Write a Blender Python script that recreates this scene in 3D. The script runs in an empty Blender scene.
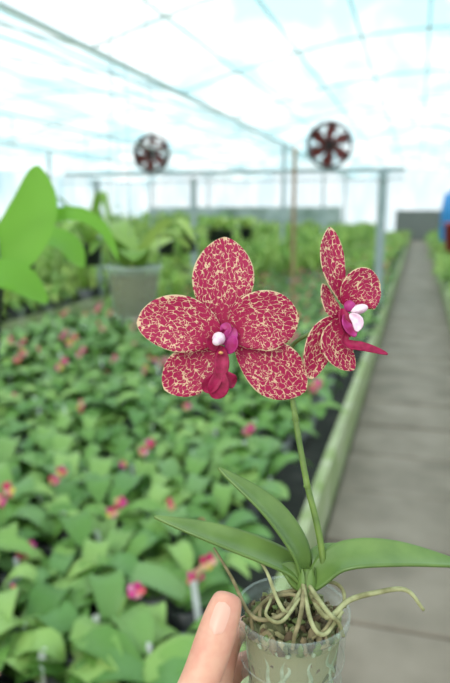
import bpy, math, random
import numpy as np
from mathutils import Vector, Matrix, Euler
random.seed(7)
rng = np.random.RandomState(7)
S = bpy.context.scene
S.view_settings.view_transform = 'Standard'
PITCH = math.radians(11.4); YAW = math.radians(16.3)

# ------------------------------------------------------------ materials
def new_mat(name):
    m = bpy.data.materials.new(name); m.use_nodes = True
    nt = m.node_tree
    return m, nt, nt.nodes['Principled BSDF'], nt.nodes['Material Output']

def mat(name, col, rough=0.6, col2=None, scale=20, metallic=0.0, bump=0.0, trans=0.0, stretch=None, spec=0.5):
    m, nt, b, out = new_mat(name)
    b.inputs['Roughness'].default_value = rough
    b.inputs['Metallic'].default_value = metallic
    b.inputs['Specular IOR Level'].default_value = spec
    b.inputs['Base Color'].default_value = (*col, 1)
    tc = nt.nodes.new('ShaderNodeTexCoord'); mp = nt.nodes.new('ShaderNodeMapping')
    nt.links.new(tc.outputs['Object'], mp.inputs[0])
    if stretch: mp.inputs['Scale'].default_value = stretch
    n = nt.nodes.new('ShaderNodeTexNoise'); n.inputs['Scale'].default_value = scale; n.inputs['Detail'].default_value = 5
    nt.links.new(mp.outputs[0], n.inputs['Vector'])
    r = nt.nodes.new('ShaderNodeValToRGB')
    c2 = col2 if col2 else tuple(c*0.8 for c in col)
    r.color_ramp.elements[0].position = 0.35; r.color_ramp.elements[1].position = 0.65
    r.color_ramp.elements[0].color = (*c2, 1); r.color_ramp.elements[1].color = (*col, 1)
    nt.links.new(n.outputs['Fac'], r.inputs[0]); nt.links.new(r.outputs[0], b.inputs['Base Color'])
    if bump:
        bp = nt.nodes.new('ShaderNodeBump'); bp.inputs['Strength'].default_value = bump; bp.inputs['Distance'].default_value = 0.01 if scale < 50 else .001
        nt.links.new(n.outputs['Fac'], bp.inputs['Height']); nt.links.new(bp.outputs[0], b.inputs['Normal'])
    if trans:
        t = nt.nodes.new('ShaderNodeBsdfTranslucent'); nt.links.new(r.outputs[0], t.inputs[0])
        mx = nt.nodes.new('ShaderNodeMixShader'); mx.inputs[0].default_value = trans
        nt.links.new(b.outputs[0], mx.inputs[1]); nt.links.new(t.outputs[0], mx.inputs[2]); nt.links.new(mx.outputs[0], out.inputs[0])
    return m

def island_mat(name, cols, rough=0.45, trans=0.25, spec=.5):
    m, nt, b, out = new_mat(name)
    g = nt.nodes.new('ShaderNodeNewGeometry'); r = nt.nodes.new('ShaderNodeValToRGB')
    els = r.color_ramp.elements
    while len(els) < len(cols): els.new(0.5)
    for i, c in enumerate(cols):
        els[i].position = i/(len(cols)-1); els[i].color = (*c, 1)
    nt.links.new(g.outputs['Random Per Island'], r.inputs[0]); nt.links.new(r.outputs[0], b.inputs['Base Color'])
    b.inputs['Roughness'].default_value = rough; b.inputs['Specular IOR Level'].default_value = spec
    t = nt.nodes.new('ShaderNodeBsdfTranslucent'); nt.links.new(r.outputs[0], t.inputs[0])
    mx = nt.nodes.new('ShaderNodeMixShader'); mx.inputs[0].default_value = trans
    nt.links.new(b.outputs[0], mx.inputs[1]); nt.links.new(t.outputs[0], mx.inputs[2]); nt.links.new(mx.outputs[0], out.inputs[0])
    return m

def film_mat(name, col, col2, transp, stretch=(1, .15, 1), scale=1.5):
    m, nt, b, out = new_mat(name); nt.nodes.remove(b)
    tc = nt.nodes.new('ShaderNodeTexCoord'); mp = nt.nodes.new('ShaderNodeMapping'); mp.inputs['Scale'].default_value = stretch
    nt.links.new(tc.outputs['Object'], mp.inputs[0])
    n = nt.nodes.new('ShaderNodeTexNoise'); n.inputs['Scale'].default_value = scale; n.inputs['Detail'].default_value = 6; n.inputs['Distortion'].default_value = 1.0
    nt.links.new(mp.outputs[0], n.inputs['Vector'])
    r = nt.nodes.new('ShaderNodeValToRGB')
    r.color_ramp.elements[0].position = 0.38; r.color_ramp.elements[1].position = 0.6
    r.color_ramp.elements[0].color = (*col2, 1); r.color_ramp.elements[1].color = (*col, 1)
    nt.links.new(n.outputs['Fac'], r.inputs[0])
    t = nt.nodes.new('ShaderNodeBsdfTranslucent'); nt.links.new(r.outputs[0], t.inputs[0])
    tp = nt.nodes.new('ShaderNodeBsdfTransparent'); nt.links.new(r.outputs[0], tp.inputs[0])
    mx = nt.nodes.new('ShaderNodeMixShader'); mx.inputs[0].default_value = transp
    nt.links.new(t.outputs[0], mx.inputs[1]); nt.links.new(tp.outputs[0], mx.inputs[2]); nt.links.new(mx.outputs[0], out.inputs[0])
    return m

def petal_mat():
    m, nt, b, out = new_mat('crimson_netted_petal')
    N = nt.nodes.new; L = nt.links.new
    uv = N('ShaderNodeUVMap'); uv.uv_map = 'UVMap'
    nz = N('ShaderNodeTexNoise'); nz.inputs['Scale'].default_value = 14; nz.inputs['Detail'].default_value = 2
    L(uv.outputs[0], nz.inputs['Vector'])
    sub = N('ShaderNodeVectorMath'); sub.operation = 'SUBTRACT'; sub.inputs[1].default_value = (.5, .5, .5); L(nz.outputs['Color'], sub.inputs[0])
    sc = N('ShaderNodeVectorMath'); sc.operation = 'SCALE'; sc.inputs['Scale'].default_value = 0.08; L(sub.outputs[0], sc.inputs[0])
    ad = N('ShaderNodeVectorMath'); ad.operation = 'ADD'; L(uv.outputs[0], ad.inputs[0]); L(sc.outputs[0], ad.inputs[1])
    mp = N('ShaderNodeMapping'); mp.inputs['Scale'].default_value = (1, .55, 1); L(ad.outputs[0], mp.inputs[0])
    v = N('ShaderNodeTexVoronoi'); v.feature = 'DISTANCE_TO_EDGE'; v.inputs['Scale'].default_value = 24; v.inputs['Randomness'].default_value = .9
    L(mp.outputs[0], v.inputs['Vector'])
    nz2 = N('ShaderNodeTexNoise'); nz2.inputs['Scale'].default_value = 20; nz2.inputs['Detail'].default_value = 3; L(uv.outputs[0], nz2.inputs['Vector'])
    mr = N('ShaderNodeMapRange'); mr.inputs[1].default_value = .35; mr.inputs[2].default_value = .65; mr.inputs[3].default_value = -.045; mr.inputs[4].default_value = .04
    L(nz2.outputs['Fac'], mr.inputs[0])
    uv2 = N('ShaderNodeUVMap'); uv2.uv_map = 'param'
    sp = N('ShaderNodeSeparateXYZ'); L(uv2.outputs[0], sp.inputs[0])
    mb_ = N('ShaderNodeMapRange'); mb_.inputs[1].default_value = .05; mb_.inputs[2].default_value = .4; mb_.inputs[3].default_value = .05; mb_.inputs[4].default_value = 0
    L(sp.outputs[1], mb_.inputs[0])
    su = N('ShaderNodeMath'); su.operation = 'SUBTRACT'; L(v.outputs['Distance'], su.inputs[0]); L(mr.outputs[0], su.inputs[1])
    su2 = N('ShaderNodeMath'); su2.operation = 'ADD'; L(su.outputs[0], su2.inputs[0]); L(mb_.outputs[0], su2.inputs[1])
    me_ = N('ShaderNodeMapRange'); me_.inputs[1].default_value = .95; me_.inputs[2].default_value = 1.0; me_.inputs[3].default_value = 0; me_.inputs[4].default_value = .2
    L(sp.outputs[0], me_.inputs[0])
    su3 = N('ShaderNodeMath'); su3.operation = 'SUBTRACT'; L(su2.outputs[0], su3.inputs[0]); L(me_.outputs[0], su3.inputs[1])
    r = N('ShaderNodeValToRGB'); r.color_ramp.elements[0].position = .010; r.color_ramp.elements[1].position = .06
    r.color_ramp.elements[0].color = (.80, .57, .36, 1); r.color_ramp.elements[1].color = (.42, .010, .075, 1)
    L(su3.outputs[0], r.inputs[0])
    L(r.outputs[0], b.inputs['Base Color']); b.inputs['Roughness'].default_value = .55; b.inputs['Specular IOR Level'].default_value = .3
    t = N('ShaderNodeBsdfTranslucent'); L(r.outputs[0], t.inputs[0])
    mx = N('ShaderNodeMixShader'); mx.inputs[0].default_value = .2
    L(b.outputs[0], mx.inputs[1]); L(t.outputs[0], mx.inputs[2]); L(mx.outputs[0], out.inputs[0])
    return m

M_petal = petal_mat()
M_lip = mat('maroon_lip', (.36, .008, .07), .5, (.22, .004, .035), 300, spec=.3)
M_lipside = mat('violet_lip_lobe', (.54, .04, .28), .45, (.40, .015, .12), 200, trans=.15)
M_column = mat('white_pink_column', (.88, .74, .78), .35, (.78, .46, .62), 250)
M_throat = mat('yellow_callus', (.7, .35, .12), .4)
M_stem = mat('spike_green', (.16, .24, .045), .45, (.09, .15, .03), 120)
M_oleaf = mat('orchid_leaf_green', (.165, .26, .065), .30, (.11, .19, .045), 40, trans=.12, spec=.45)
M_root = mat('aerial_root', (.38, .38, .19), .7, (.20, .19, .08), 150, bump=.3)
M_rootb = mat('dry_root', (.30, .25, .13), .8, (.13, .11, .045), 150, bump=.3)
M_rootg = mat('silvery_root', (.40, .47, .32), .6, (.22, .28, .15), 120)
M_bark = island_mat('bark_and_moss', [(.04, .03, .018), (.15, .10, .05), (.30, .27, .14), (.13, .18, .05), (.07, .05, .03)], .9, 0)
M_skin = mat('skin', (.70, .37, .26), .48, (.63, .28, .20), 90, bump=.2)
M_skin.node_tree.nodes['Principled BSDF'].inputs['Subsurface Weight'].default_value = .15
M_skin.node_tree.nodes['Principled BSDF'].inputs['Subsurface Radius'].default_value = (.01, .004, .002)
M_nail = mat('fingernail', (.72, .41, .32), .35, (.70, .38, .29), 60, spec=.35)
M_black = mat('black_plastic', (.02, .022, .025), .5)
M_steel = mat('galvanised_steel', (.36, .42, .43), .5, (.30, .35, .36), 8, metallic=.2)
M_white = mat('white_paint', (.7, .75, .76), .5)
M_fanred = mat('red_fan_blade', (.24, .03, .025), .5)
M_dark = mat('dark_cage', (.04, .02, .02), .5)
M_bamboo = mat('bamboo', (.35, .22, .12), .7, (.25, .15, .08), 10)
M_conc = mat('concrete_slab', (.28, .23, .185), .85, (.19, .155, .12), 3.0, bump=.2)
M_curb = mat('mossy_curb', (.46, .48, .31), .85, (.24, .32, .10), 6, bump=.3)
M_soil = mat('dark_bed_soil', (.035, .035, .028), .95, (.015, .018, .013), 8)
M_floor = mat('floor_gravel', (.17, .16, .14), .95, (.1, .1, .08), 5)
M_leaf = island_mat('bench_leaves', [(.08, .20, .035), (.14, .29, .055), (.20, .36, .08), (.31, .47, .13), (.11, .25, .06), (.19, .33, .11)], .45, .18, .4)
M_leafl = island_mat('pale_and_hazed_leaves', [(.14, .29, .045), (.27, .43, .08), (.44, .56, .14), (.20, .36, .10)], .5, .3, .3)  # pale greens; on the distant plants, haze is put into the leaf colour
M_lime = island_mat('lime_leaves', [(.18, .42, .04), (.24, .50, .06)], .4, .4, .3)
M_pink = island_mat('small_blossoms', [(.65, .03, .28), (.58, .02, .12), (.72, .10, .12), (.70, .07, .38), (.75, .6, .08), (.75, .25, .45)], .5, .2)
M_tag = mat('plant_tag', (.72, .75, .76), .5)
M_pots = island_mat('nursery_pots', [(.02, .02, .02), (.06, .07, .07), (.28, .30, .30), (.03, .03, .03)], .4, 0)

def clear_mat(name, fac):
    m, nt, b, out = new_mat(name)
    tc = nt.nodes.new('ShaderNodeTexCoord'); n = nt.nodes.new('ShaderNodeTexNoise'); n.inputs['Scale'].default_value = 60
    nt.links.new(tc.outputs['Object'], n.inputs[0])
    r = nt.nodes.new('ShaderNodeValToRGB'); r.color_ramp.elements[0].color = (.5, .6, .55, 1); r.color_ramp.elements[1].color = (.65, .76, .72, 1)
    nt.links.new(n.outputs['Fac'], r.inputs[0]); nt.links.new(r.outputs[0], b.inputs['Base Color'])
    b.inputs['Roughness'].default_value = .08
    b.inputs['Specular IOR Level'].default_value = 1.0
    tp = nt.nodes.new('ShaderNodeBsdfTransparent'); mx = nt.nodes.new('ShaderNodeMixShader'); mx.inputs[0].default_value = fac
    nt.links.new(b.outputs[0], mx.inputs[1]); nt.links.new(tp.outputs[0], mx.inputs[2]); nt.links.new(mx.outputs[0], out.inputs[0])
    return m
M_clear = clear_mat('clear_plastic', .82)

# ------------------------------------------------------------ mesh helpers
class MB:
    def __init__(s): s.v = []; s.f = []; s.m = []; s.uv = []; s.pr = []
    def add(s, v, f, mi=0, uv=None, pr=None):
        o = len(s.v); s.v += [tuple(p) for p in v]
        s.uv += (uv if uv else [(0, 0)]*len(v)); s.pr += (pr if pr else [(0, 0)]*len(v))
        for q in f: s.f.append(tuple(i+o for i in q)); s.m.append(mi)
    def obj(s, name, mats, parent=None, smooth=True, mw=None, uv=False):
        me = bpy.data.meshes.new(name); me.from_pydata(s.v, [], s.f)
        for mm in mats: me.materials.append(mm)
        me.polygons.foreach_set('material_index', s.m)
        me.polygons.foreach_set('use_smooth', [smooth]*len(s.f))
        if uv:
            for nm, src in (('UVMap', s.uv), ('param', s.pr)):
                l = me.uv_layers.new(name=nm)
                for i, lp in enumerate(me.loops): l.data[i].uv = src[lp.vertex_index]
        me.update()
        o = bpy.data.objects.new(name, me); S.collection.objects.link(o)
        if parent: o.parent = parent
        if mw is not None: o.matrix_world = mw
        return o

def cr(P, n, ts=None):
    P = [Vector(p) for p in P]
    if len(P) == 2: P = [P[0], (P[0]+P[1])/2, P[1]]
    Q = [2*P[0]-P[1]] + P + [2*P[-1]-P[-2]]
    out = []
    if ts is None: ts = [i/n for i in range(n+1)]
    for t in ts:
        x = t*(len(P)-1); i = min(int(x), len(P)-2); u = x-i
        a, b, c, d = Q[i:i+4]
        out.append(0.5*((2*b)+(c-a)*u+(2*a-5*b+4*c-d)*u*u+(3*b-a-3*c+d)*u**3))
    return out

def tube(P, R, segs=10, n=24):
    C = cr(P, n); V = []; F = []
    if not hasattr(R, '__len__'): R = [R, R]
    up = Vector((.13, .9, .35)).normalized()
    for i, c in enumerate(C):
        t = (C[min(i+1, n)]-C[max(i-1, 0)]).normalized()
        a = t.cross(up).normalized(); b = t.cross(a)
        x = i/n*(len(R)-1); k = min(int(x), len(R)-2); r = R[k]+(R[k+1]-R[k])*(x-k)
        for j in range(segs):
            an = 2*math.pi*j/segs; V.append(c+(a*math.cos(an)+b*math.sin(an))*r)
    for i in range(n):
        for j in range(segs):
            F.append((i*segs+j, i*segs+(j+1) % segs, (i+1)*segs+(j+1) % segs, (i+1)*segs+j))
    F.append(tuple(range(segs))[::-1]); F.append(tuple(n*segs+j for j in range(segs)))
    return V, F

PARAM = []
def blade(P, hw, nrm, cup=0.1, nu=10, nv=18, prof=lambda t: math.sin(math.pi*t)**.6, wave=0, uvs=1.0, uvo=(0, 0), twist=0):
    global PARAM
    PARAM = []
    ts = [(1-math.cos(math.pi*(k/nv)))/2 for k in range(nv+1)]
    C = cr(P, nv, ts); nrm0 = Vector(nrm).normalized(); V = []; F = []; UV = []
    Ltot = sum((C[i+1]-C[i]).length for i in range(nv)); acc = 0
    for i, c in enumerate(C):
        if i: acc += (C[i]-C[i-1]).length
        tg = (C[min(i+1, nv)]-C[max(i-1, 0)]).normalized()
        nn = Matrix.Rotation(twist*ts[i], 3, tg) @ nrm0 if twist else nrm0
        side = tg.cross(nn).normalized(); n2 = side.cross(tg)
        w = hw*max(prof(min(max(ts[i], 0.002), .998)), .02)
        for j in range(nu+1):
            u = 2*j/nu-1
            V.append(c+side*(u*w)+n2*(cup*w*u*u+wave*hw*math.sin(acc/Ltot*9+u*2)*u*u))
            UV.append((uvo[0]+u*w*uvs, uvo[1]+acc*uvs)); PARAM.append((max(abs(u), ts[i]*1.0), ts[i]))
    for i in range(nv):
        for j in range(nu):
            a = i*(nu+1)+j; F.append((a, a+1, a+nu+2, a+nu+1))
    return V, F, UV

def ellipsoid(c, r, rot=None, seg=14, ring=9):
    V = []; F = []; c = Vector(c)
    for i in range(ring+1):
        ph = math.pi*i/ring
        for j in range(seg):
            th = 2*math.pi*j/seg
            p = Vector((r[0]*math.sin(ph)*math.cos(th), r[1]*math.sin(ph)*math.sin(th), r[2]*math.cos(ph)))
            if rot: p = rot @ p
            V.append(c+p)
    for i in range(ring):
        for j in range(seg):
            F.append((i*seg+j, (i+1)*seg+j, (i+1)*seg+(j+1) % seg, i*seg+(j+1) % seg))
    return V, F

def box(a, b):
    x0, y0, z0 = a; x1, y1, z1 = b
    V = [(x0, y0, z0), (x1, y0, z0), (x1, y1, z0), (x0, y1, z0), (x0, y0, z1), (x1, y0, z1), (x1, y1, z1), (x0, y1, z1)]
    F = [(0, 3, 2, 1), (4, 5, 6, 7), (0, 1, 5, 4), (1, 2, 6, 5), (2, 3, 7, 6), (3, 0, 4, 7)]
    return V, F

def lathe(prof, segs=40, c=(0, 0, 0)):
    V = []; F = []
    for r, z in prof:
        for j in range(segs):
            a = 2*math.pi*j/segs; V.append((c[0]+r*math.cos(a), c[1]+r*math.sin(a), c[2]+z))
    for i in range(len(prof)-1):
        for j in range(segs):
            F.append((i*segs+j, i*segs+(j+1) % segs, (i+1)*segs+(j+1) % segs, (i+1)*segs+j))
    return V, F

def empty(name, loc=(0, 0, 0), rot=(0, 0, 0)):
    e = bpy.data.objects.new(name, None); S.collection.objects.link(e)
    e.location = loc; e.rotation_euler = rot; e.empty_display_size = .05
    bpy.context.view_layer.update(); return e

# ------------------------------------------------------------ camera
cam = bpy.data.cameras.new('camera'); co = bpy.data.objects.new('camera', cam); S.collection.objects.link(co)
cam.sensor_fit = 'VERTICAL'; cam.sensor_height = 23.6; cam.lens = 650/683*23.6
co.location = (0, 0, 1.6); co.rotation_euler = (math.pi/2-PITCH, 0, YAW)
cam.clip_start = .02; cam.clip_end = 300
cam.dof.use_dof = True; cam.dof.focus_distance = .375; cam.dof.aperture_fstop = 4.5
S.camera = co

# ------------------------------------------------------------ hand-held orchid
k = .38/650     # model unit
def q(u, v, d=0): return Vector(((u-225)*k, d*k, (341-v)*k))
HOLD = Vector((-.1046, .3575, 1.5249)); HROT = (-PITCH, 0, YAW)
orchid = empty('potted_phalaenopsis_orchid', HOLD, HROT)

def petal_obj(name, specs, parts=None):
    mb = MB()
    for i, (P, hw, nrm, cup, prof, wave) in enumerate(specs):
        V, F, UV = blade([q(*p) for p in P], hw*k, nrm, cup, 14, 30, prof, wave, 1/(k*100), (i*3.3, i*1.7))
        mb.add(V, F, 0, UV, list(PARAM))
    o = mb.obj(name, [M_petal], orchid, uv=True)
    sm = o.modifiers.new('thickness', 'SOLIDIFY'); sm.thickness = .0006
    return o
ov = lambda t: math.sin(math.pi*t**1.25)**.62
bro = lambda t: (math.sin(math.pi*t**1.1)**.5)
el = lambda t: math.sin(math.pi*t**1.1)**.6
petal_obj('blossom_front_petals', [
    ([(222, 332, 5), (223, 285, 3), (226, 235, 10)], 31, (0, -1, .1), .12, ov, .03),
    ([(220, 343, 6), (193, 368, 4), (163, 389, 9)], 24, (0, -1, 0), .15, ov, .03),
    ([(234, 342, 6), (270, 366, 3), (306, 392, 8)], 28, (0, -1, 0), .12, ov, .03),
    ([(221, 338, 1), (183, 324, -5), (137, 320, 2)], 28, (.1, -1, 0), .14, bro, .06),
    ([(228, 335, 1), (262, 321, -6), (299, 321, 3)], 30, (-.1, -1, 0), .14, bro, .06),
])
mb = MB()
V, F = ellipsoid(q(219, 338, -12), (6.5*k, 7*k, 6.5*k)); mb.add(V, F, 0)
V, F = ellipsoid(q(217, 341, -17), (4.4*k, 4*k, 4.2*k)); mb.add(V, F, 0)
for P, hw, nr, mi in [
    ([(224, 350, -4), (213, 345, -9), (208, 338, -12)], 5, (.5, -1, 0), 2),
    ([(224, 352, -4), (232, 345, -10), (234, 335, -12)], 6.5, (-.5, -1, 0), 1),
    ([(222, 344, -3), (230, 336, -7), (235, 328, -6)], 6.5, (0, -1, 0), 1),
    ([(222, 334, -3), (226, 329, -7), (222, 324, -4)], 6, (0, -1, 0), 1),
    ([(222, 345, -6), (222, 362, -14), (221, 378, -14)], 7, (0, -1, .2), 2),
    ([(223, 370, -14), (212, 382, -14), (204, 390, -9)], 8, (0, -1, 0), 2),
    ([(220, 370, -14), (230, 379, -14), (236, 382, -9)], 7, (0, -1, 0), 2),
    ([(221, 368, -14), (219, 384, -15), (214, 397, -10)], 10, (0, -1, 0), 2)]:
    V, F, UV = blade([q(*p) for p in P], hw*k, nr, .35, 8, 12, el); mb.add(V, F, mi)
V, F = ellipsoid(q(221, 352, -15), (2.4*k, 3*k, 1.6*k)); mb.add(V, F, 3)
o = mb.obj('blossom_front_lip', [M_column, M_lipside, M_lip, M_throat], orchid)
sm = o.modifiers.new('thickness', 'SOLIDIFY'); sm.thickness = .0006
petal_obj('blossom_side_petals', [
    ([(347, 306, 8), (333, 265, 6), (332, 225, 10)], 14, (.45, -1, 0), .25, ov, .02),
    ([(346, 306, 4), (362, 290, 0), (383, 286, 10)], 22, (.3, -1, .1), .2, bro, .04),
    ([(345, 318, 8), (331, 305, 6), (325, 282, 10)], 10, (.8, -1, 0), .2, el, .02),
    ([(342, 314, 5), (322, 340, 3), (311, 379, 8)], 16, (.3, -1, 0), .2, el, .03),
    ([(344, 316, 3), (334, 342, 0), (355, 370, 6)], 15, (.2, -1, 0), .2, ov, .03),
])
mb = MB()
R1 = Euler((0, math.radians(75), 0)).to_matrix()
V, F = ellipsoid(q(358, 309, -6), (5*k, 6*k, 9*k), R1); mb.add(V, F, 0)
V, F = ellipsoid(q(349, 306, -4), (6*k, 6*k, 6*k)); mb.add(V, F, 1)
for P, hw, nr, mi in [
    ([(345, 314, -4), (346, 324, -10), (353, 336, -12)], 7, (.4, -1, 0), 1),
    ([(348, 314, -8), (355, 321, -14), (354, 331, -15)], 5, (-.3, -1, 0), 0),
    ([(342, 308, -4), (343, 320, -8), (348, 337, -8)], 6, (.2, -1, 0), 2),
    ([(346, 330, -8), (344, 343, -9), (362, 347, -12), (385, 353, -12)], 5, (0, -.8, .6), 2)]:
    V, F, UV = blade([q(*p) for p in P], hw*k, nr, .5, 8, 14, el); mb.add(V, F, mi)
o = mb.obj('blossom_side_lip', [M_column, M_lipside, M_lip], orchid)
sm = o.modifiers.new('thickness', 'SOLIDIFY'); sm.thickness = .0007

mb = MB()
V, F = tube([q(324, 578, 6), q(323, 555, 4), q(317, 522, 4), q(308, 485, 6), q(300, 440, 10), q(294, 400, 14), q(289, 370, 20), q(295, 345, 24), q(318, 330, 20), q(344, 314, 9)], [3.4*k, 3.4*k, 3.2*k, 3*k, 2.8*k, 2.2*k, 2*k], 10, 60); mb.add(V, F)
V, F = tube([q(289, 372, 20), q(270, 352, 26), q(245, 342, 18), q(226, 338, 6)], [2*k, 1.8*k], 8, 20); mb.add(V, F)
for (u, v, d) in [(308, 487, 6), (297, 420, 12)]:
    V, F = ellipsoid(q(u, v, d), (3.8*k, 3.8*k, 3*k)); mb.add(V, F)
    V, F, UV = blade([q(u+1, v+3, d-3), q(u-1, v-3, d-4), q(u-3, v-10, d-2)], 3*k, (0, -1, 0), .5, 4, 8); mb.add(V, F)
mb.obj('flower_spike', [M_stem], orchid)

mb = MB()
lf2 = lambda t: (.35+.65*math.sin(math.pi*min(1, t*.85+.1)))*(1-t**6)**.7
for P, hw, nr, c in [
    ([(304, 580, 4), (284, 560, -2), (222, 533, -10), (155, 514, -4)], 15, (.15, -.55, .85), .22),
    ([(306, 580, 6), (298, 548, 2), (268, 506, -2), (219, 468, 8)], 15, (.7, -.65, .4), .3),
    ([(312, 582, 0), (340, 556, -4), (395, 551, -8), (472, 566, 6)], 17, (0, -.55, .85), .22),
    ([(310, 580, 8), (322, 560, 14), (345, 552, 30)], 11, (0, -.5, .9), .2),
    ([(300, 585, -3), (292, 570, -6), (280, 562, -8)], 9, (.2, -.8, .5), .3)]:
    V, F, UV = blade([q(*p) for p in P], hw*k, nr, c, 10, 26, lf2); mb.add(V, F)
o = mb.obj('leaves', [M_oleaf], orchid)
sm = o.modifiers.new('thickness', 'SOLIDIFY'); sm.thickness = .0016; sm.offset = -1
UPR = Euler((PITCH, 0, 0)).to_matrix().to_4x4()
potc = q(293, 606, 0)
PM = Matrix.Translation(potc) @ UPR
def potobj(mb, name, mats, smooth=True):
    o = mb.obj(name, mats, orchid, smooth); o.matrix_local = PM; return o
mb = MB(); h = .072
V, F = lathe([(.0318, -.001), (.0332, 0), (.0334, -.0015), (.0332, -.006), (.0318, -.0065), (.0312, -.02), (.0306, -.021), (.0270, -h), (.024, -h-.001), (.0, -h-.001)], 64); mb.add(V, F)
for zz in (-.03, -.045, -.06):
    r = .0312-(.0042)*(-zz-.02)/.052
    V, F = lathe([(r, zz), (r+.0006, zz-.0006), (r, zz-.0012)], 64); mb.add(V, F)
potobj(mb, 'clear_plastic_pot', [M_clear])
mb = MB()
V, F = lathe([(0, -.012), (.022, -.011), (.0280, -.014), (.0262, -.03), (.0232, -h+.003), (0, -h+.003)], 32); mb.add(V, F)
for i in range(700):
    a = random.uniform(0, 6.28); top = i < 230
    if top: r = .0285*math.sqrt(random.random()); z = -.010+.010*(1-(r/.03)**2)*random.uniform(.2, 1)
    else:
        z = random.uniform(-h+.006, -.012); r = (.0302-.0042*(-z)/.06)-.0034
    s = random.uniform(.0018, .0042)
    if top: rot = Euler((random.uniform(0, 3), random.uniform(0, 3), random.uniform(0, 3))).to_matrix(); rr = (s*1.3, s*.7, s*.5)
    else: rot = Euler((0, 0, a)).to_matrix() @ Euler((random.uniform(0, 3), 0, 0)).to_matrix(); rr = (s*.5, s*1.6, s*.8)
    V, F = ellipsoid((r*math.cos(a), r*math.sin(a), z), rr, rot, 6, 4)
    mb.add(V, F)
potobj(mb, 'bark_medium', [M_bark], False)
mb = MB()
for i in range(16):
    a = i*.39+random.uniform(-.15, .15); P = []; z = -.012
    while z > -h+.004:
        r = .0306-.0045*(-z)/.06-.0030; P.append(Vector((r*math.cos(a), r*math.sin(a), z))); a += random.uniform(-.32, .32); z -= .009
    V, F = tube(P[:random.randint(4, len(P))], [.0013, .0017, .0012], 7, 24); mb.add(V, F)
potobj(mb, 'inner_roots', [M_rootg])
mb = MB(); mats_r = []
for ri, (P, r) in enumerate([
    ([(306, 585, -4), (322, 604, -30), (345, 592, -20), (372, 586, -16), (402, 584, -14), (419, 603, -16)], [2.4, 2.8, 2.7, 2.4, 1.8]),
    ([(300, 588, -6), (282, 600, -30), (262, 604, -36), (247, 600, -26), (232, 572, -16), (214, 544, -10)], [2.2, 2.2, 2.0, 1.3]),
    ([(302, 584, -6), (286, 600, -28), (276, 590, -26), (266, 566, -16), (256, 552, -10)], [2.2, 2.2, 1.8, 1.2]),
    ([(304, 582, -8), (296, 600, -38), (290, 614, -46), (288, 628, -44)], [2.5, 2.2, 1.8]),
    ([(308, 582, -8), (322, 596, -38), (332, 606, -36), (338, 622, -30)], [2.4, 2.2, 1.8]),
    ([(296, 588, -4), (272, 592, -10), (252, 606, -20), (252, 622, -18)], [2.4, 2.2, 1.8]),
    ([(302, 580, -6), (306, 604, -42), (318, 614, -44), (338, 600, -26)], [2.3, 2.2, 1.8]),
    ([(300, 592, -12), (285, 590, -10), (262, 596, -16), (258, 612, -22)], [2.1, 2.1, 1.8]),
    ([(298, 590, -20), (278, 604, -40), (264, 600, -34), (270, 590, -20)], [1.8, 1.8, 1.4]),
    ([(310, 592, -16), (326, 602, -30), (318, 612, -40), (306, 618, -44)], [1.8, 1.8, 1.4]),
    ([(316, 582, 2), (334, 584, 6), (344, 592, 4), (344, 606, -4)], [2.2, 2.0, 1.8])]):
    V, F = tube([q(*p) for p in P], [x*k for x in r], 8, 30); mb.add(V, F, ri % 2)
mb.obj('aerial_roots', [M_root, M_rootb], orchid)
mb = MB()
V, F = tube([q(304, 600, -4), q(306, 585, 0), q(308, 570, 4)], [9*k, 10*k, 5*k], 12, 12); mb.add(V, F)
for i in range(5):
    a = i*1.3; V, F, UV = blade([q(306+9*math.cos(a), 598, 9*math.sin(a)), q(306+11*math.cos(a), 585, 11*math.sin(a)), q(307+8*math.cos(a), 566, 8*math.sin(a))], 6*k, (math.cos(a), math.sin(a), .1), -.3, 6, 8); mb.add(V, F, 1)
mb.obj('crown_base', [M_stem, M_oleaf], orchid)

# ------------------------------------------------------------ hand
hm = bpy.data.meshes.new('human_hand')
pts = []; rad = []; edges = []
def hp(p, r): pts.append(q(*p)); rad.append(r*k); return len(pts)-1
def chain(root, L):
    prev = root
    for p, r in L:
        i = hp(p, r); edges.append((prev, i)); prev = i
    return prev
wrist = hp((135, 830, -120), 42)
chain(wrist, [((105, 930, -210), 44), ((70, 1080, -330), 58), ((30, 1230, -440), 68)])
palm = hp((165, 775, -75), 42); edges.append((wrist, palm))
palm2 = hp((190, 748, -45), 38); edges.append((palm, palm2))
chain(palm, [((164, 728, -72), 27), ((188, 684, -62), 22), ((203, 652, -52), 19), ((213, 626, -46), 20), ((221, 604, -39), 19), ((227, 588, -33), 16.5), ((230, 580, -29), 12)])
chain(palm2, [((208, 706, -18), 18), ((220, 684, 5), 14), ((226, 662, 28), 14.5), ((236, 654, 52), 12.8), ((258, 655, 72), 13), ((278, 658, 76), 12), ((298, 661, 74), 10)])
chain(palm2, [((206, 738, -14), 19), ((220, 716, 24), 14.5), ((232, 698, 58), 15), ((252, 696, 72), 13), ((274, 696, 80), 13.3), ((294, 697, 78), 12), ((312, 699, 72), 10)])
chain(palm2, [((206, 772, -18), 18), ((222, 750, 20), 14), ((236, 733, 52), 14.3), ((256, 730, 64), 12.3), ((276, 730, 70), 12.6), ((294, 730, 68), 11.5), ((309, 731, 62), 9.5)])
chain(palm2, [((204, 804, -28), 16), ((222, 786, 6), 12.5), ((238, 768, 34), 12.5), ((256, 764, 46), 11), ((272, 763, 52), 11), ((286, 763, 50), 10), ((297, 763, 46), 8.5)])
hm.from_pydata(pts, edges, [])
hand = bpy.data.objects.new('human_hand', hm); S.collection.objects.link(hand)
hand.location = HOLD; hand.rotation_euler = HROT
bpy.context.view_layer.objects.active = hand; hand.select_set(True)
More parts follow.
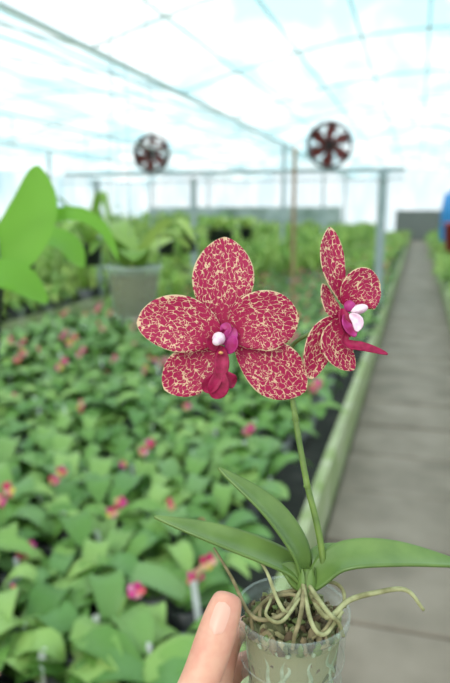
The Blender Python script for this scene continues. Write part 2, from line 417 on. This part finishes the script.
sk = hand.modifiers.new('skin', 'SKIN'); sk.use_smooth_shade = True
for i, sv in enumerate(hm.skin_vertices[0].data): sv.radius = (rad[i], rad[i]); sv.use_root = (i == 0)
ss = hand.modifiers.new('sub', 'SUBSURF'); ss.levels = 3; ss.render_levels = 3
hm.materials.append(M_skin)
# nail laid onto the evaluated thumb surface
bpy.context.view_layer.update()
dg = bpy.context.evaluated_depsgraph_get(); he = hand.evaluated_get(dg)
mb = MB(); NU, NV = 10, 12; Vn = []
c0 = Vector((218.5, 607)); c1 = Vector((228.5, 583)); ax = (c1-c0); pr = Vector((ax.y, -ax.x)).normalized()*-1
lastd = -55*k
for i in range(NV+1):
    t = i/NV; w = 7.6*(1-abs(2*t-1)**4)**.45 if 0 < t < 1 else .5
    for j in range(NU+1):
        u = 2*j/NU-1; p = c0+ax*t+pr*(u*w)
        s0 = q(p.x-3, p.y, -150); hit, loc, nn, fi = he.ray_cast(s0, Vector((0, 1, 0)))
        if hit: lastd = loc.y
        Vn.append(Vector((q(p.x-3, p.y).x, lastd-.0002-.0003*(1-u*u), q(p.x, p.y).z)))
Fn = [(i*(NU+1)+j, i*(NU+1)+j+1, (i+1)*(NU+1)+j+1, (i+1)*(NU+1)+j) for i in range(NV) for j in range(NU)]
mb.add(Vn, Fn)
o = mb.obj('thumb_nail', [M_nail]); o.parent = hand

# ------------------------------------------------------------ greenhouse shell
XL, XR, Y0, Y1 = -16.0, 9.6, -3.0, 38.0
mb = MB(); V, F = box((XL, Y0, -.1), (XR, Y1, -.02)); mb.add(V, F); mb.obj('floor', [M_floor], smooth=False)
M_film = film_mat('roof_film', (.88, .94, .96), (.48, .75, .82), .28, (1, .3, 1), 1.0)
mb = MB()
gut = [-16.0, -9.6, -3.2, 3.2, 9.6]
for a, b in zip(gut[:-1], gut[1:]):
    n = 10
    for i in range(n):
        t0, t1 = i/n, (i+1)/n
        z0 = 3.2+.6*math.sin(math.pi*t0); z1 = 3.2+.6*math.sin(math.pi*t1)
        x0 = a+(b-a)*t0; x1 = a+(b-a)*t1
        mb.add([(x0, Y0, z0), (x1, Y0, z1), (x1, Y1, z1), (x0, Y1, z0)], [(0, 1, 2, 3)])
mb.obj('ceiling', [M_film])
M_wallf = film_mat('wall_film', (.88, .93, .94), (.68, .8, .83), .35, (1, 1, .3), 1)
for nm, a, b in [('wall_left', (XL-.02, Y0, 0), (XL, Y1, 3.2)), ('wall_right', (XR, Y0, 0), (XR+.02, Y1, 3.2))]:
    mb = MB(); V, F = box(a, b); mb.add(V, F); mb.obj(nm, [M_wallf], smooth=False)
mb = MB(); mb.add([(XL, Y1, 0), (XR, Y1, 0), (XR, Y1, 3.8), (XL, Y1, 3.8)], [(0, 1, 2, 3)]); mb.obj('wall_back', [M_wallf])
mb = MB(); V, F = box((XL, Y1-.1, 0), (-4.2, Y1-.05, 1.8)); mb.add(V, F)
mb.obj('trim_1', [mat('weathered_skirting', (.40, .47, .46), .8, (.18, .25, .2), .9)], smooth=False)
mb = MB()
V, F = box((-1.2, Y1-.5, -.02), (1.2, Y1-.42, 1.6)); mb.add(V, F)
for i in range(10):
    V, F = box((-1.1, Y1-.56, .1+i*.15), (1.1, Y1-.50, .2+i*.15)); mb.add(V, F, 1)
mb.obj('louvre_vent', [mat('vent_grey', (.13, .14, .13), .8), mat('vent_slat', (.24, .25, .23), .7)], smooth=False)

mb = MB()
y = 1.0
while y < Y1:
    for a, b in zip(gut[:-1], gut[1:]):
        P = [(a+(b-a)*t, y, 3.17+.6*math.sin(math.pi*t)) for t in [0, .2, .4, .6, .8, 1]]
        V, F = tube(P, .018, 6, 12); mb.add(V, F)
    y += 2.6
for a, b in zip(gut[:-1], gut[1:]):
    for t in (.125, .25, .375, .5, .625, .75, .875):
        x = a+(b-a)*t; z = 3.17+.6*math.sin(math.pi*t)
        V, F = box((x-.011, Y0, z-.011), (x+.011, Y1, z+.011)); mb.add(V, F)
for x in gut[1:-1]:
    V, F = box((x-.03, Y0, 3.14), (x+.03, Y1, 3.19)); mb.add(V, F)
mb.obj('roof_frame', [mat('roof_tube', (.72, .82, .86), .5)], smooth=False)

def post(x, y, z, r=.035, name='support_post', m=M_steel):
    mb = MB(); V, F = lathe([(0, 0), (r*1.8, 0), (r*1.8, .02), (r, .02), (r, z), (0, z)], 14); mb.add(V, F)
    o = mb.obj(name, [m], smooth=False); o.location = (x, y, -.02)
post(-.48, 9.1, 2.11, .06)
for x in (-3.15, -4.7): post(x, 9.15, 2.08, .045)
for y in (16, 23, 30):
    for x in (-3.2, -9.6): post(x, y, 3.15, .045)
post(-9.6, 9.1, 3.15, .045)
mb = MB()
V, F = box((-5.2, 9.07, 2.095), (-.2, 9.13, 2.155)); mb.add(V, F)
V, F = box((-5.2, 9.0, 1.99), (-.2, 9.03, 2.01)); mb.add(V, F)
mb.obj('cross_beam', [M_steel], smooth=False)

def fan(x, y, z, R):
    e = empty('circulation_fan', (x, y, z), (math.pi/2, 0, 0))
    mb = MB()
    V, F = lathe([(R*.96, -.06), (R*1.08, -.06), (R*1.08, .06), (R*.96, .06), (R*.96, -.06)], 40); mb.add(V, F)
    for rr in (.35, .6, .8):
        V, F = lathe([(R*rr, .062), (R*rr+.006, .066), (R*rr, .07)], 30); mb.add(V, F)
    for i in range(16):
        a = i*math.pi/8
        V, F = tube([(0.03*math.cos(a), 0.03*math.sin(a), .066), (R*math.cos(a), R*math.sin(a), .066)], .005, 5, 2); mb.add(V, F)
    mb.obj('guard_cage', [M_dark], e)
    mb = MB()
    for i in range(6):
        a = i*math.pi/3+.3; c, s = math.cos(a), math.sin(a)
        V, F, UV = blade([(c*R*.15, s*R*.15, 0), (c*R*.55-s*R*.1, s*R*.55+c*R*.1, 0), (c*R*.93, s*R*.93, 0)], R*.35, (-s*.4, c*.4, 1), .1, 6, 10, lambda t: .4+.6*t*(1-t**10))
        mb.add(V, F)
    mb.obj('blades', [M_fanred], e)
    mb = MB(); V, F = lathe([(0, .05), (R*.18, .045), (R*.25, .02), (R*.25, -.12), (0, -.12)], 20); mb.add(V, F)
    V, F = box((-.02, -R*1.12, -.03), (.02, -R*1.04, .03)); mb.add(V, F)
    mb.obj('motor_hub', [M_dark], e)
fan(-1.20, 9.1, 2.46, .285); fan(-3.77, 9.1, 2.41, .25)

mb = MB(); V, F = tube([(-1.10, 6, .25), (-1.1, 6.01, 1.2), (-1.1, 6, 2.15)], .018, 8, 20); mb.add(V, F)
for z in (.8, 1.25, 1.7): V, F = lathe([(.018, z-.01), (.022, z), (.018, z+.01)], 8, (-1.1, 6, 0)); mb.add(V, F)
mb.obj('bamboo_stake', [M_bamboo])

mb = MB(); y = -2.0
while y < Y1-1.3:
    L = .62; dz = random.uniform(-.006, .006)
    V, F = box((-.355, y, -.02), (.495, y+L-.022, .02+dz)); mb.add(V, F); y += L
o = mb.obj('concrete_path', [M_conc], smooth=False)
bv = o.modifiers.new('bevel', 'BEVEL'); bv.width = .008
def bed(name, x0, x1, y0, y1, h):
    mb = MB()
    for a, b in [((x0, y0, -.02), (x0+.05, y1, h)), ((x1-.05, y0, -.02), (x1, y1, h)), ((x0+.05, y0, -.02), (x1-.05, y0+.05, h)), ((x0+.05, y1-.05, -.02), (x1-.05, y1, h))]:
        V, F = box(a, b); mb.add(V, F)
    V, F = box((x0+.05, y0+.05, -.02), (x1-.05, y1-.05, h-.06)); mb.add(V, F, 1)
    mb.obj(name, [M_curb, M_soil], smooth=False)
bed('growing_bed', -3.9, -.37, -1.0, 36.5, .3)
bed('growing_bed', -8.6, -4.6, -1.0, 36.5, .3)
bed('growing_bed', -15.4, -9.3, -1.0, 36.5, .3)
bed('growing_bed', .51, 4.5, -1.0, 36.5, .3)

# ------------------------------------------------------------ plant templates
lfp = lambda t: (.3+.7*math.sin(math.pi*min(1, t*.8+.12)))*(1-t**7)**.7
def tmpl_phal(nu, nv, flower=False, tag=True):
    mb = MB()
    V, F = lathe([(.035, .0), (.05, .1), (.046, .1), (.044, .09), (0, .09)], 10 if nu > 2 else 6); mb.add(V, F, 1)
    n = random.choice([3, 4, 5, 5, 6]); a0 = random.uniform(0, 6.28)
    for i in range(n):
        a = a0+math.pi*(i % 2)+random.uniform(-.7, .7); c, s = math.cos(a), math.sin(a)
        L = random.uniform(.10, .19); b = .09+i*.008; hgt = random.uniform(.01, .07)
        V, F, UV = blade([(0, 0, b), (c*L*.45, s*L*.45, b+hgt), (c*L*.8, s*L*.8, b+hgt*.9), (c*L*1.05, s*L*1.05, b+hgt*.3)], random.uniform(.034, .048), (-c*.1, -s*.1, 1), .3, nu, nv, lfp)
        mb.add(V, F, 0)
    if tag:
        x = random.uniform(-.05, .05); tz = random.uniform(.15, .19); ln = random.uniform(-.02, .02)
        mb.add([(x-.008, -.045, .07), (x+.008, -.045, .07), (x+.008+ln, -.055, tz), (x-.008+ln, -.055, tz)], [(0, 1, 2, 3)], 3)
    if flower:
        hz = random.uniform(.17, .27)
        V, F = tube([(0, 0, .1), (.03, 0, hz-.04), (.06, .01, hz)], .003, 5, 5); mb.add(V, F, 0)
        for kf in range(random.choice([1, 2])):
            cx, cy, cz = .06-.03*kf, random.uniform(-.02, .02), hz-.035*kf
            for j in range(5):
                a = j*1.257; V, F, UV = blade([(cx, cy, cz), (cx+.014*math.cos(a), cy-.01, cz+.014*math.sin(a)), (cx+.024*math.cos(a), cy-.006, cz+.024*math.sin(a))], .011, (0, -1, .5), .1, 2, 3); mb.add(V, F, 2)
    return mb
def tmpl_tall(nu=2, nv=5, H=.45, hw=.022):
    mb = MB()
    V, F = lathe([(.05, 0), (.075, .13), (.068, .13), (.066, .12), (0, .12)], 8); mb.add(V, F, 1)
    for i in range(random.randint(8, 12)):
        a = random.uniform(0, 6.28); c, s = math.cos(a), math.sin(a); r = random.uniform(.1, .28); h = H*random.uniform(.6, 1.1)
        V, F, UV = blade([(0, 0, .11), (c*r*.4, s*r*.4, h*.7+.1), (c*r, s*r, h+.08), (c*r*1.4, s*r*1.4, h*random.uniform(.6, 1))], hw*random.uniform(.8, 1.4), (-c*.5, -s*.5, 1), .2, nu, nv, lfp); mb.add(V, F, 0)
    return mb
def scatter(name, items, mats):
    Vs = []; Fs = []; Ms = []; off = 0; cache = {}
    for t, x, y, z, r, s in items:
        if id(t) not in cache: cache[id(t)] = np.array([tuple(p) for p in t.v])
        A = cache[id(t)]; c, sn = math.cos(r)*s, math.sin(r)*s
        B = np.empty_like(A); B[:, 0] = A[:, 0]*c-A[:, 1]*sn+x; B[:, 1] = A[:, 0]*sn+A[:, 1]*c+y; B[:, 2] = A[:, 2]*s+z
        Vs.append(B); Fs += [tuple(i+off for i in f) for f in t.f]; Ms += t.m; off += len(A)
    V = np.concatenate(Vs)
    me = bpy.data.meshes.new(name); me.from_pydata(V.tolist(), [], Fs)
    for m in mats: me.materials.append(m)
    me.polygons.foreach_set('material_index', Ms); me.polygons.foreach_set('use_smooth', [True]*len(Fs)); me.update()
    o = bpy.data.objects.new(name, me); S.collection.objects.link(o); return o
PM4 = [M_leaf, M_pots, M_pink, M_tag]
near = [tmpl_phal(4, 8, False, i % 3 == 0) for i in range(10)]
nearf = [tmpl_phal(4, 8, True, i % 2 == 0) for i in range(5)]
far = [tmpl_phal(2, 4, False, i % 3 == 0) for i in range(8)]
farf = [tmpl_phal(2, 4, True, i % 2 == 0) for i in range(4)]
tall = [tmpl_tall() for i in range(7)]
bush = [tmpl_tall(2, 5, .2, .045) for i in range(6)]
def fill(x0, x1, y0, y1, sp, z, ft, T, TF, smin=.85, smax=1.15):
    out = []; y = y0
    while y < y1:
        x = x0
        while x < x1:
            t = random.choice(TF) if (TF and random.random() < ft) else random.choice(T)
            out.append((t, x+random.uniform(-.42, .42)*sp, y+random.uniform(-.42, .42)*sp, z, random.uniform(0, 6.28) if t not in (TF or []) else random.uniform(-.8, .8), random.uniform(smin, smax)))
            x += sp
        y += sp
    return out
ZB = .241
it = fill(-3.76, -.56, .1, 6.5, .155, ZB, .17, near, nearf, .9, 1.4)
it += fill(-3.75, -.52, 6.5, 13, .17, ZB, .22, far, farf)
scatter('potted_orchid_seedlings', it, PM4)
it = fill(-3.7, -.65, 13, 36, .3, ZB, .25, far+bush, farf, 1, 1.3)
it += fill(-3.7, -1.6, 11, 36, .55, ZB, 0, tall, None, .9, 1.5)
it += fill(-3.65, -2.4, 7.5, 11, .4, ZB, 0, tall+bush, None, .8, 1.2)
scatter('potted_orchids_distant', it, [M_leafl, M_pots, M_pink, M_tag])
it = fill(-8.45, -4.75, 1, 14, .26, ZB, .25, far+bush, farf, 1, 1.3)
it += fill(-8.4, -4.8, 5, 36, .5, ZB, 0, tall+bush, None, 1, 1.6)
it += fill(-14.8, -9.6, 5, 36, .6, ZB, 0, tall+bush, None, 1.2, 2.4)
scatter('mixed_potted_foliage', it, [M_leafl, M_pots, M_pink, M_tag])
it = fill(.66, 4.3, 1.5, 10, .17, ZB, .1, far, farf) + fill(.7, 4.3, 10, 36, .33, ZB, .1, far+bush, farf, 1, 1.3)
it += fill(1.4, 4.3, 9, 36, .55, ZB, 0, tall, None, 1, 1.5)
scatter('potted_orchids_by_path', it, [M_leafl, M_pots, M_pink, M_tag])

# ------------------------------------------------------------ hanging row of dark pots on a pipe
mb = MB()
V, F = tube([(-2.2, 1.0, 2.12), (-2.2, 5, 2.12), (-2.2, 9.06, 2.12)], .008, 8, 4); mb.add(V, F)
for y in (1.2, 4.6, 8.2):
    V, F = tube([(-2.2, y, 2.12), (-2.2, y, 3.0), (-2.2, y, 3.45)], .004, 5, 2); mb.add(V, F)
mb.obj('hanging_pipe', [M_white])
def hang(name, x, y, z, R, H, potm, leafm, n, Lr, hw, upf, ztop, seed, droop=.75):
    random.seed(seed)
    e = empty(name, (x, y, z))
    mb = MB(); V, F = lathe([(0, 0), (R*.72, 0), (R*.95, H*.93), (R*1.03, H*.93), (R*1.03, H), (R*.95, H), (R*.93, H*.85)], 24); mb.add(V, F)
    mb.obj('pot', [potm], e)
    mb = MB(); V, F = lathe([(0, .01), (R*.66, .01), (R*.88, H*.8), (R*.5, H*.84), (0, H*.85)], 20); mb.add(V, F)
    mb.obj('bark_fill', [M_rootb], e)
    mb = MB()
    for i in range(n):
        a = 2*math.pi*i/n+random.uniform(-.4, .4); c, s = math.cos(a), math.sin(a); L = random.uniform(*Lr); u = upf*random.uniform(.5, 1.3)
        V, F, UV = blade([(0, 0, H*.85), (c*L*.35, s*L*.35, H+L*u*.6), (c*L*.75, s*L*.75, H+L*u), (c*L*1.05, s*L*1.05, H+L*u*droop)], hw*random.uniform(.8, 1.2), (-c*.3, -s*.3, 1), .2, 6, 12, lfp); mb.add(V, F)
    mb.obj('leaves', [leafm], e)
    mb = MB()
    zt = ztop-z
    for a in (0, 2.09, 4.19):
        V, F = tube([(R*math.cos(a), R*math.sin(a), H), (0.3*R*math.cos(a), .3*R*math.sin(a), H+(zt-H)*.7), (0, 0, zt)], .0012, 5, 6); mb.add(V, F)
    mb.obj('hanger_wires', [M_steel], e)
yy = 3.3; i = 0
while yy < 8.8:
    hang('hanging_orchid', -2.2, yy, 1.22+random.uniform(-.05, .03), .09, .15, M_black, M_leafl, random.randint(9, 13), (.16, .36), .03, random.choice([.3, .5, .8]), 2.12, 50+i, .4)
    i += 1; yy += [.62, .85, .5, .95][i % 4]
hang('hanging_clear_pot_orchid', -.79, 1.75, 1.29, .083, .155, clear_mat('hazy_plastic', .6), M_leafl, 7, (.14, .22), .05, .55, 3.4, 11, .5)
# close lime-green plant, hanging just left of the camera
e = empty('lime_leaf_orchid', (-.795, 1.01, 1.47), (0, 0, YAW))
mb = MB()
for P, hw, nr in [([(0, 0, -.02), (.09, 0, .05), (.135, .01, .13), (.14, .02, .21)], .050, (.1, -.85, .45)), ([(0, -.02, 0), (.06, -.05, .02), (.12, -.06, .01), (.165, -.05, -.03)], .038, (.1, -.6, .8)),
              ([(0, .02, 0), (.10, .03, .09), (.19, .03, .125), (.25, .03, .10), (.28, .03, .04)], .015, (.1, -.85, .45)), ([(0, 0, 0), (-.08, 0, .10), (-.14, 0, .16)], .045, (.1, -.85, .45)),
              ([(0, 0, 0), (-.06, -.05, .06), (-.14, -.08, .02)], .04, (.1, -.5, .8)), ([(0, .02, .01), (.08, .06, .07), (.16, .09, .07), (.2, .1, .02)], .04, (0, -.5, .85))]:
    V, F, UV = blade([Vector(p) for p in P], hw, nr, .2, 8, 18, lambda t: (.25+.75*math.sin(math.pi*min(1, t*.72+.1)))*(1-t**4)**.5); mb.add(V, F)
mb.obj('leaves', [M_lime], e)
mb = MB(); V, F = lathe([(0, -.15), (.05, -.15), (.07, -.01), (.075, -.01), (.075, 0), (.068, 0), (.066, -.02), (0, -.02)], 24); mb.add(V, F); mb.obj('pot', [M_black], e)
mb = MB()
for a in (0, 2.09, 4.19):
    V, F = tube([(.07*math.cos(a), .07*math.sin(a), 0), (.02*math.cos(a), .02*math.sin(a), 1.2), (0, 0, 1.95)], .0015, 5, 6); mb.add(V, F)
mb.obj('hanger_wires', [M_steel], e)

mb = MB(); V, F = lathe([(0, 0), (.45, 0), (.5, .1), (.48, .5), (.5, .55), (.48, 1.0), (.5, 1.05), (.48, 1.5), (.4, 1.95), (.2, 2.0), (.2, 2.1), (0, 2.1)], 30); mb.add(V, F)
o = mb.obj('blue_water_tank', [mat('blue_plastic', (.04, .27, .65), .4)]); o.location = (1.25, 25, .24)
mb = MB(); V, F = lathe([(0, 0), (.2, 0), (.27, 1.0), (.3, 1.0), (.3, 1.05), (.25, 1.05), (.2, .2), (0, .2)], 24); mb.add(V, F)
o = mb.obj('red_bin', [mat('red_plastic', (.5, .04, .04), .4)]); o.location = (.93, 18, .24)

# ------------------------------------------------------------ light
w = bpy.data.worlds.new('sky'); S.world = w; w.use_nodes = True
nt = w.node_tree; bg = nt.nodes['Background']
tc = nt.nodes.new('ShaderNodeTexCoord'); n = nt.nodes.new('ShaderNodeTexNoise'); n.inputs['Scale'].default_value = 2.5; n.inputs['Detail'].default_value = 4
r = nt.nodes.new('ShaderNodeValToRGB'); r.color_ramp.elements[0].position = .35; r.color_ramp.elements[1].position = .65
r.color_ramp.elements[0].color = (.88, .95, 1, 1); r.color_ramp.elements[1].color = (1, 1, .98, 1)
nt.links.new(tc.outputs['Generated'], n.inputs[0]); nt.links.new(n.outputs['Fac'], r.inputs[0]); nt.links.new(r.outputs[0], bg.inputs[0])
bg.inputs[1].default_value = 1.32
sl = bpy.data.lights.new('sun', 'SUN'); sl.energy = 3.3; sl.angle = math.radians(20); sl.color = (1, .96, .87)
so = bpy.data.objects.new('sun', sl); S.collection.objects.link(so); so.rotation_euler = (math.radians(50), math.radians(-15), 0)
